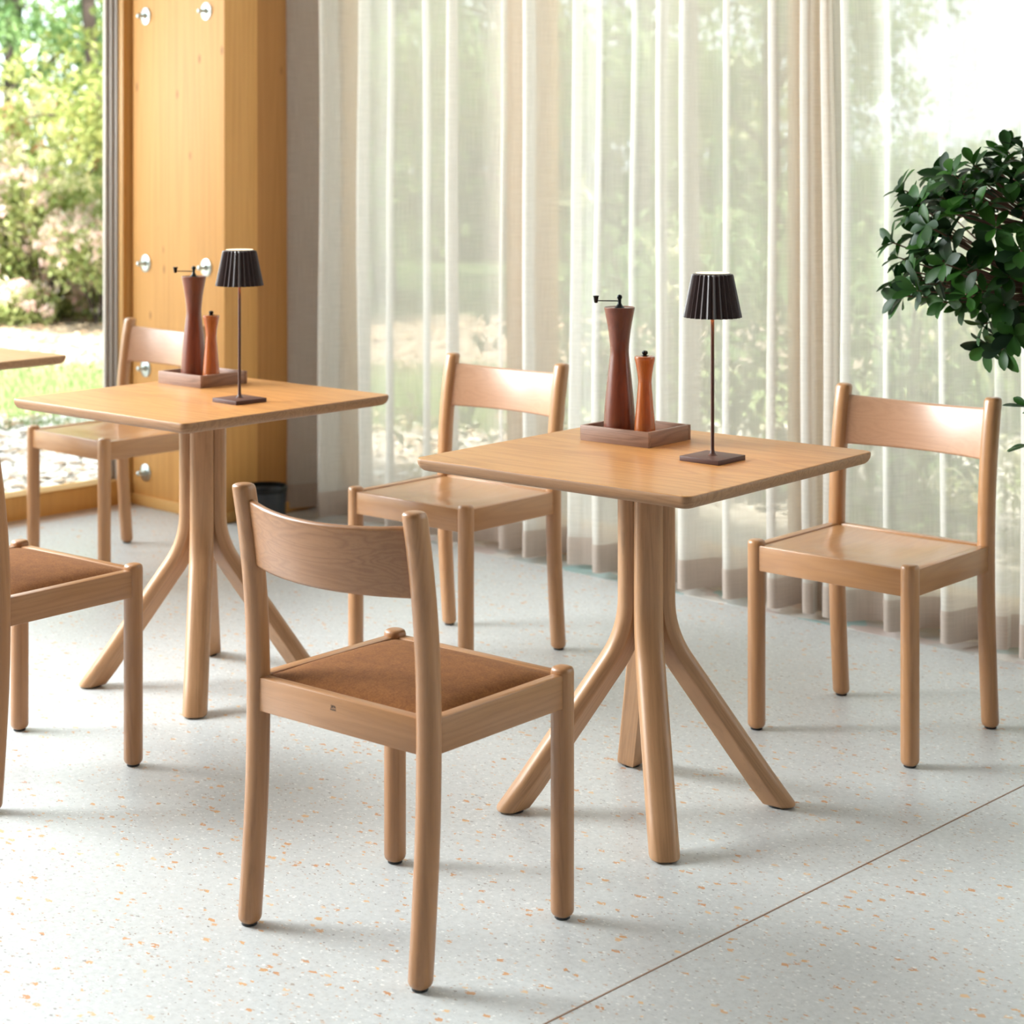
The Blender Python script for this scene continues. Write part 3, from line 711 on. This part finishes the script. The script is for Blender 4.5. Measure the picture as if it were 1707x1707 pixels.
for k in range(3200):
    y = random.choice((random.uniform(12.3, 16), random.uniform(12.3, 16), random.uniform(7.8, 10.3))); x = random.uniform(-.32, .1) * y
    if not outside(x, y): continue
    a = random.uniform(0, 6.28); leaf(b, Vector((x, y, -.045 + random.uniform(0, .02))), Vector((math.cos(a), math.sin(a), random.uniform(-.1, .5))), Vector((0, 0, 1)), random.uniform(.05, .13), random.uniform(.03, .06), .3, .2, 2)
tag(obj('fallen_leaves', b, M['dry'], smooth=False), 'dry brown fallen leaves on the bare soil beyond the lawn', 'fallen leaves', kind='stuff')
def cloud(bm, c, R, n, size, flat=0.0, nf=.5):
    for k in range(n):
        q = Vector((random.gauss(0, 1), random.gauss(0, 1), random.gauss(0, 1))).normalized() * random.uniform(.25, 1) ** .5
        p = Vector(c) + Vector((q.x * R[0], q.y * R[1], q.z * R[2]))
        if mnoise.noise(p * nf * 2) < -.12 + flat: continue
        d = Vector((random.gauss(0, 1), random.gauss(0, 1), random.gauss(0, 1) - .2)); l = size * random.uniform(.6, 1.3)
        leaf(bm, p, d, Vector((0, 0, 1)), l, l * .6, .2, .2, 2)
def shrub_proto(seed, n, leafm, bloomm, nb):
    random.seed(seed); r = empty('shrub', (0, 0, 0), 0, 'x', 'shrub'); b = bmesh.new(); f = bmesh.new(); s = bmesh.new()
    for k in range(9): a = random.uniform(0, 6.28); q = random.uniform(.2, .8); tube(s, [(0, 0, 0), (q * .4 * math.cos(a), q * .4 * math.sin(a), .6), (q * math.cos(a), q * math.sin(a), random.uniform(.9, 1.4))], [.02, .014, .006], 5)
    lob = [(random.uniform(-.7, .7), random.uniform(-.5, .5), random.uniform(.45, 1.25), random.uniform(.35, .6)) for _ in range(9)] + [(random.uniform(-.75, .75), random.uniform(-.5, .1), random.uniform(.15, .4), random.uniform(.3, .45)) for _ in range(5)]
    for x, y, z, q in lob: cloud(b, (x, y, z), (q, q, q * .8), n // 9, .085, -.3)
    for k in range(nb):
        x, y, z, q = random.choice(lob); a = random.uniform(0, 6.28); e = random.uniform(-.2, 1.4)
        c = Vector((x + q * math.cos(a) * math.cos(e), y + q * math.sin(a) * math.cos(e), z + q * .8 * math.sin(e)))
        cloud(f, c, (.075, .075, .055), 16, .07, -1)
    obj('stems', s, M['bark'], r); obj('foliage', b, leafm, r, smooth=False); obj('blossom', f, bloomm, r, smooth=False); return r
def tree_proto(seed, leafm, n, lean, zlo=1.4, r0=.14):
    random.seed(seed); r = empty('tree', (0, 0, 0), 0, 'x', 'tree'); s = bmesh.new(); b = bmesh.new()
    tr = [(0, 0, -.05), (lean * .3, .05, 1.5), (lean * .7, 0, 4.6), (lean, .1, 5.5)]; tube(s, catmull(tr, 4), [r0 * (1 - .04 * i) for i in range(13)], 9)
    for k in range(11):
        z0 = random.uniform(zlo, 4.5); a = random.uniform(0, 6.28); l = random.uniform(1, 2.0); x0 = lean * z0 / 5
        e = (x0 + l * math.cos(a), l * math.sin(a), z0 + random.uniform(-.1, 1.2)); tube(s, [(x0, 0, z0), ((x0 + e[0]) / 2, e[1] / 2, (z0 + e[2]) / 2 + .2), e], [.045, .03, .012], 5)
        cloud(b, e, (random.uniform(.6, 1.1), random.uniform(.6, 1.1), random.uniform(.45, .9)), n // 14, .13, -.02)
    cloud(b, (lean, 0, 4.8), (2, 2, 1.4), n // 4, .14, -.02)
    obj('trunk', s, M['bark'], r); obj('foliage', b, leafm, r, smooth=False); return r
SH = [shrub_proto(1, 2600, M['bush_leaf'], M['bloom'], 170), shrub_proto(2, 2600, M['bush_leaf'], M['bloom_y'], 130), shrub_proto(3, 2600, M['tree_leaf2'], M['bloom_r'], 120), shrub_proto(4, 2600, M['tree_leaf'], M['bloom_y'], 10)]
TR = [tree_proto(21, M['tree_leaf'], 5000, -.5, 2.9, .085), tree_proto(22, M['tree_leaf2'], 9000, -.4), tree_proto(23, M['tree_leaf'], 12000, .1)]
used = set()
def put(protos, i, x, y, s, rz, label, group):
    p = protos[i]
    if id(p) in used: o = dup(p, (x, y, -.05), rz, label, group)
    else: used.add(id(p)); o = p; o.location = (x, y, -.05); o.rotation_euler = (0, 0, rz); o['label'] = label; o['group'] = group
    o.scale = (s, s, s)
# left window view
random.seed(77)
LW = [(-3.98, 15.9, .62, 0, 'low pale blossom shrub at the front edge of the bed outside the left window'),
      (-3.45, 15.7, .6, 0, 'low pink blossom shrub outside, cut by the window jamb'), (-4.55, 16.2, .66, 1, 'low cream shrub cut by the left edge of the photo'),
      (-3.9, 17.4, .8, 1, 'creamy green shrub in the second row of the bed outside'),
      (-4.30, 16.3, 1.0, 0, 'flowering shrub with pale pink blossom nearest the left window, right edge of the bed'),
      (-3.55, 16.6, 1.0, 1, 'cream flowering shrub outside close beside the window jamb'),
      (-5.2, 17.6, 1.25, 1, 'yellowish flowering shrub in the middle row outside the left window'),
      (-4.25, 18.2, 1.2, 2, 'rust tinted shrub behind the pale blossom outside the left window')]
for x, y, s, i, lab in LW: put(SH, i, x, y, s, random.uniform(0, 6), lab, None if False else 'garden shrubs seen through the left window')
put(TR, 0, -3.95, 18.6, 1.0, 0.0, 'tree with dark trunk standing by the window jamb beyond the blossom bed', 'garden trees seen through the left window')
put(TR, 2, -6.3, 24.0, 1.05, 2.1, 'leafy tree at the far left beyond the flowering shrubs', 'garden trees seen through the left window')
gs = 'garden shrubs blurred behind the curtain'; gt = 'garden trees blurred behind the curtain'
for k in range(16):
    P = room(-5.1 + 1.02 * (k % 9) + .4 * (k > 8), 6.3 + .3 * (k % 2) + 2.4 * (k > 8)); x, y = P.x, P.y
    put(SH, (3, 3, 1)[k % 3], x, y, random.uniform(.85, 1.25) if x < .9 else random.uniform(.72, .86), random.uniform(0, 6), 'green garden shrub showing blurred through the sheer curtain', gs)
for k, (x, y, i, s) in enumerate([(-2.3, 15.5, 1, .8), (-1.2, 18, 1, .9), (.1, 16.5, 2, .8), (1.2, 19, 1, .85), (2.3, 17, 2, .7), (-3.4, 22, 2, 1.0)]):
    put(TR, i, x, y, s, k * 1.3, 'garden tree showing blurred through the sheer curtain', gt)
for k in range(15):   # far hedge of big bushes closing the garden
    y = 25.5 + 1.2 * (k % 2); x = (-.40 + .72 * (k + .5) / 15) * y
    if x < -5.2 and k % 3 != 1: continue
    if x < -6.5: lab, g_ = 'tall dark green bush closing the garden beyond the left window', 'tall bushes far beyond the left window'
    else: lab, g_ = 'tall garden bush far away behind the curtain', 'tall bushes far behind the curtain'
    put(SH, 3, x, y, 2.25 if x < 3.4 else 1.3, k * 1.7, lab, g_)
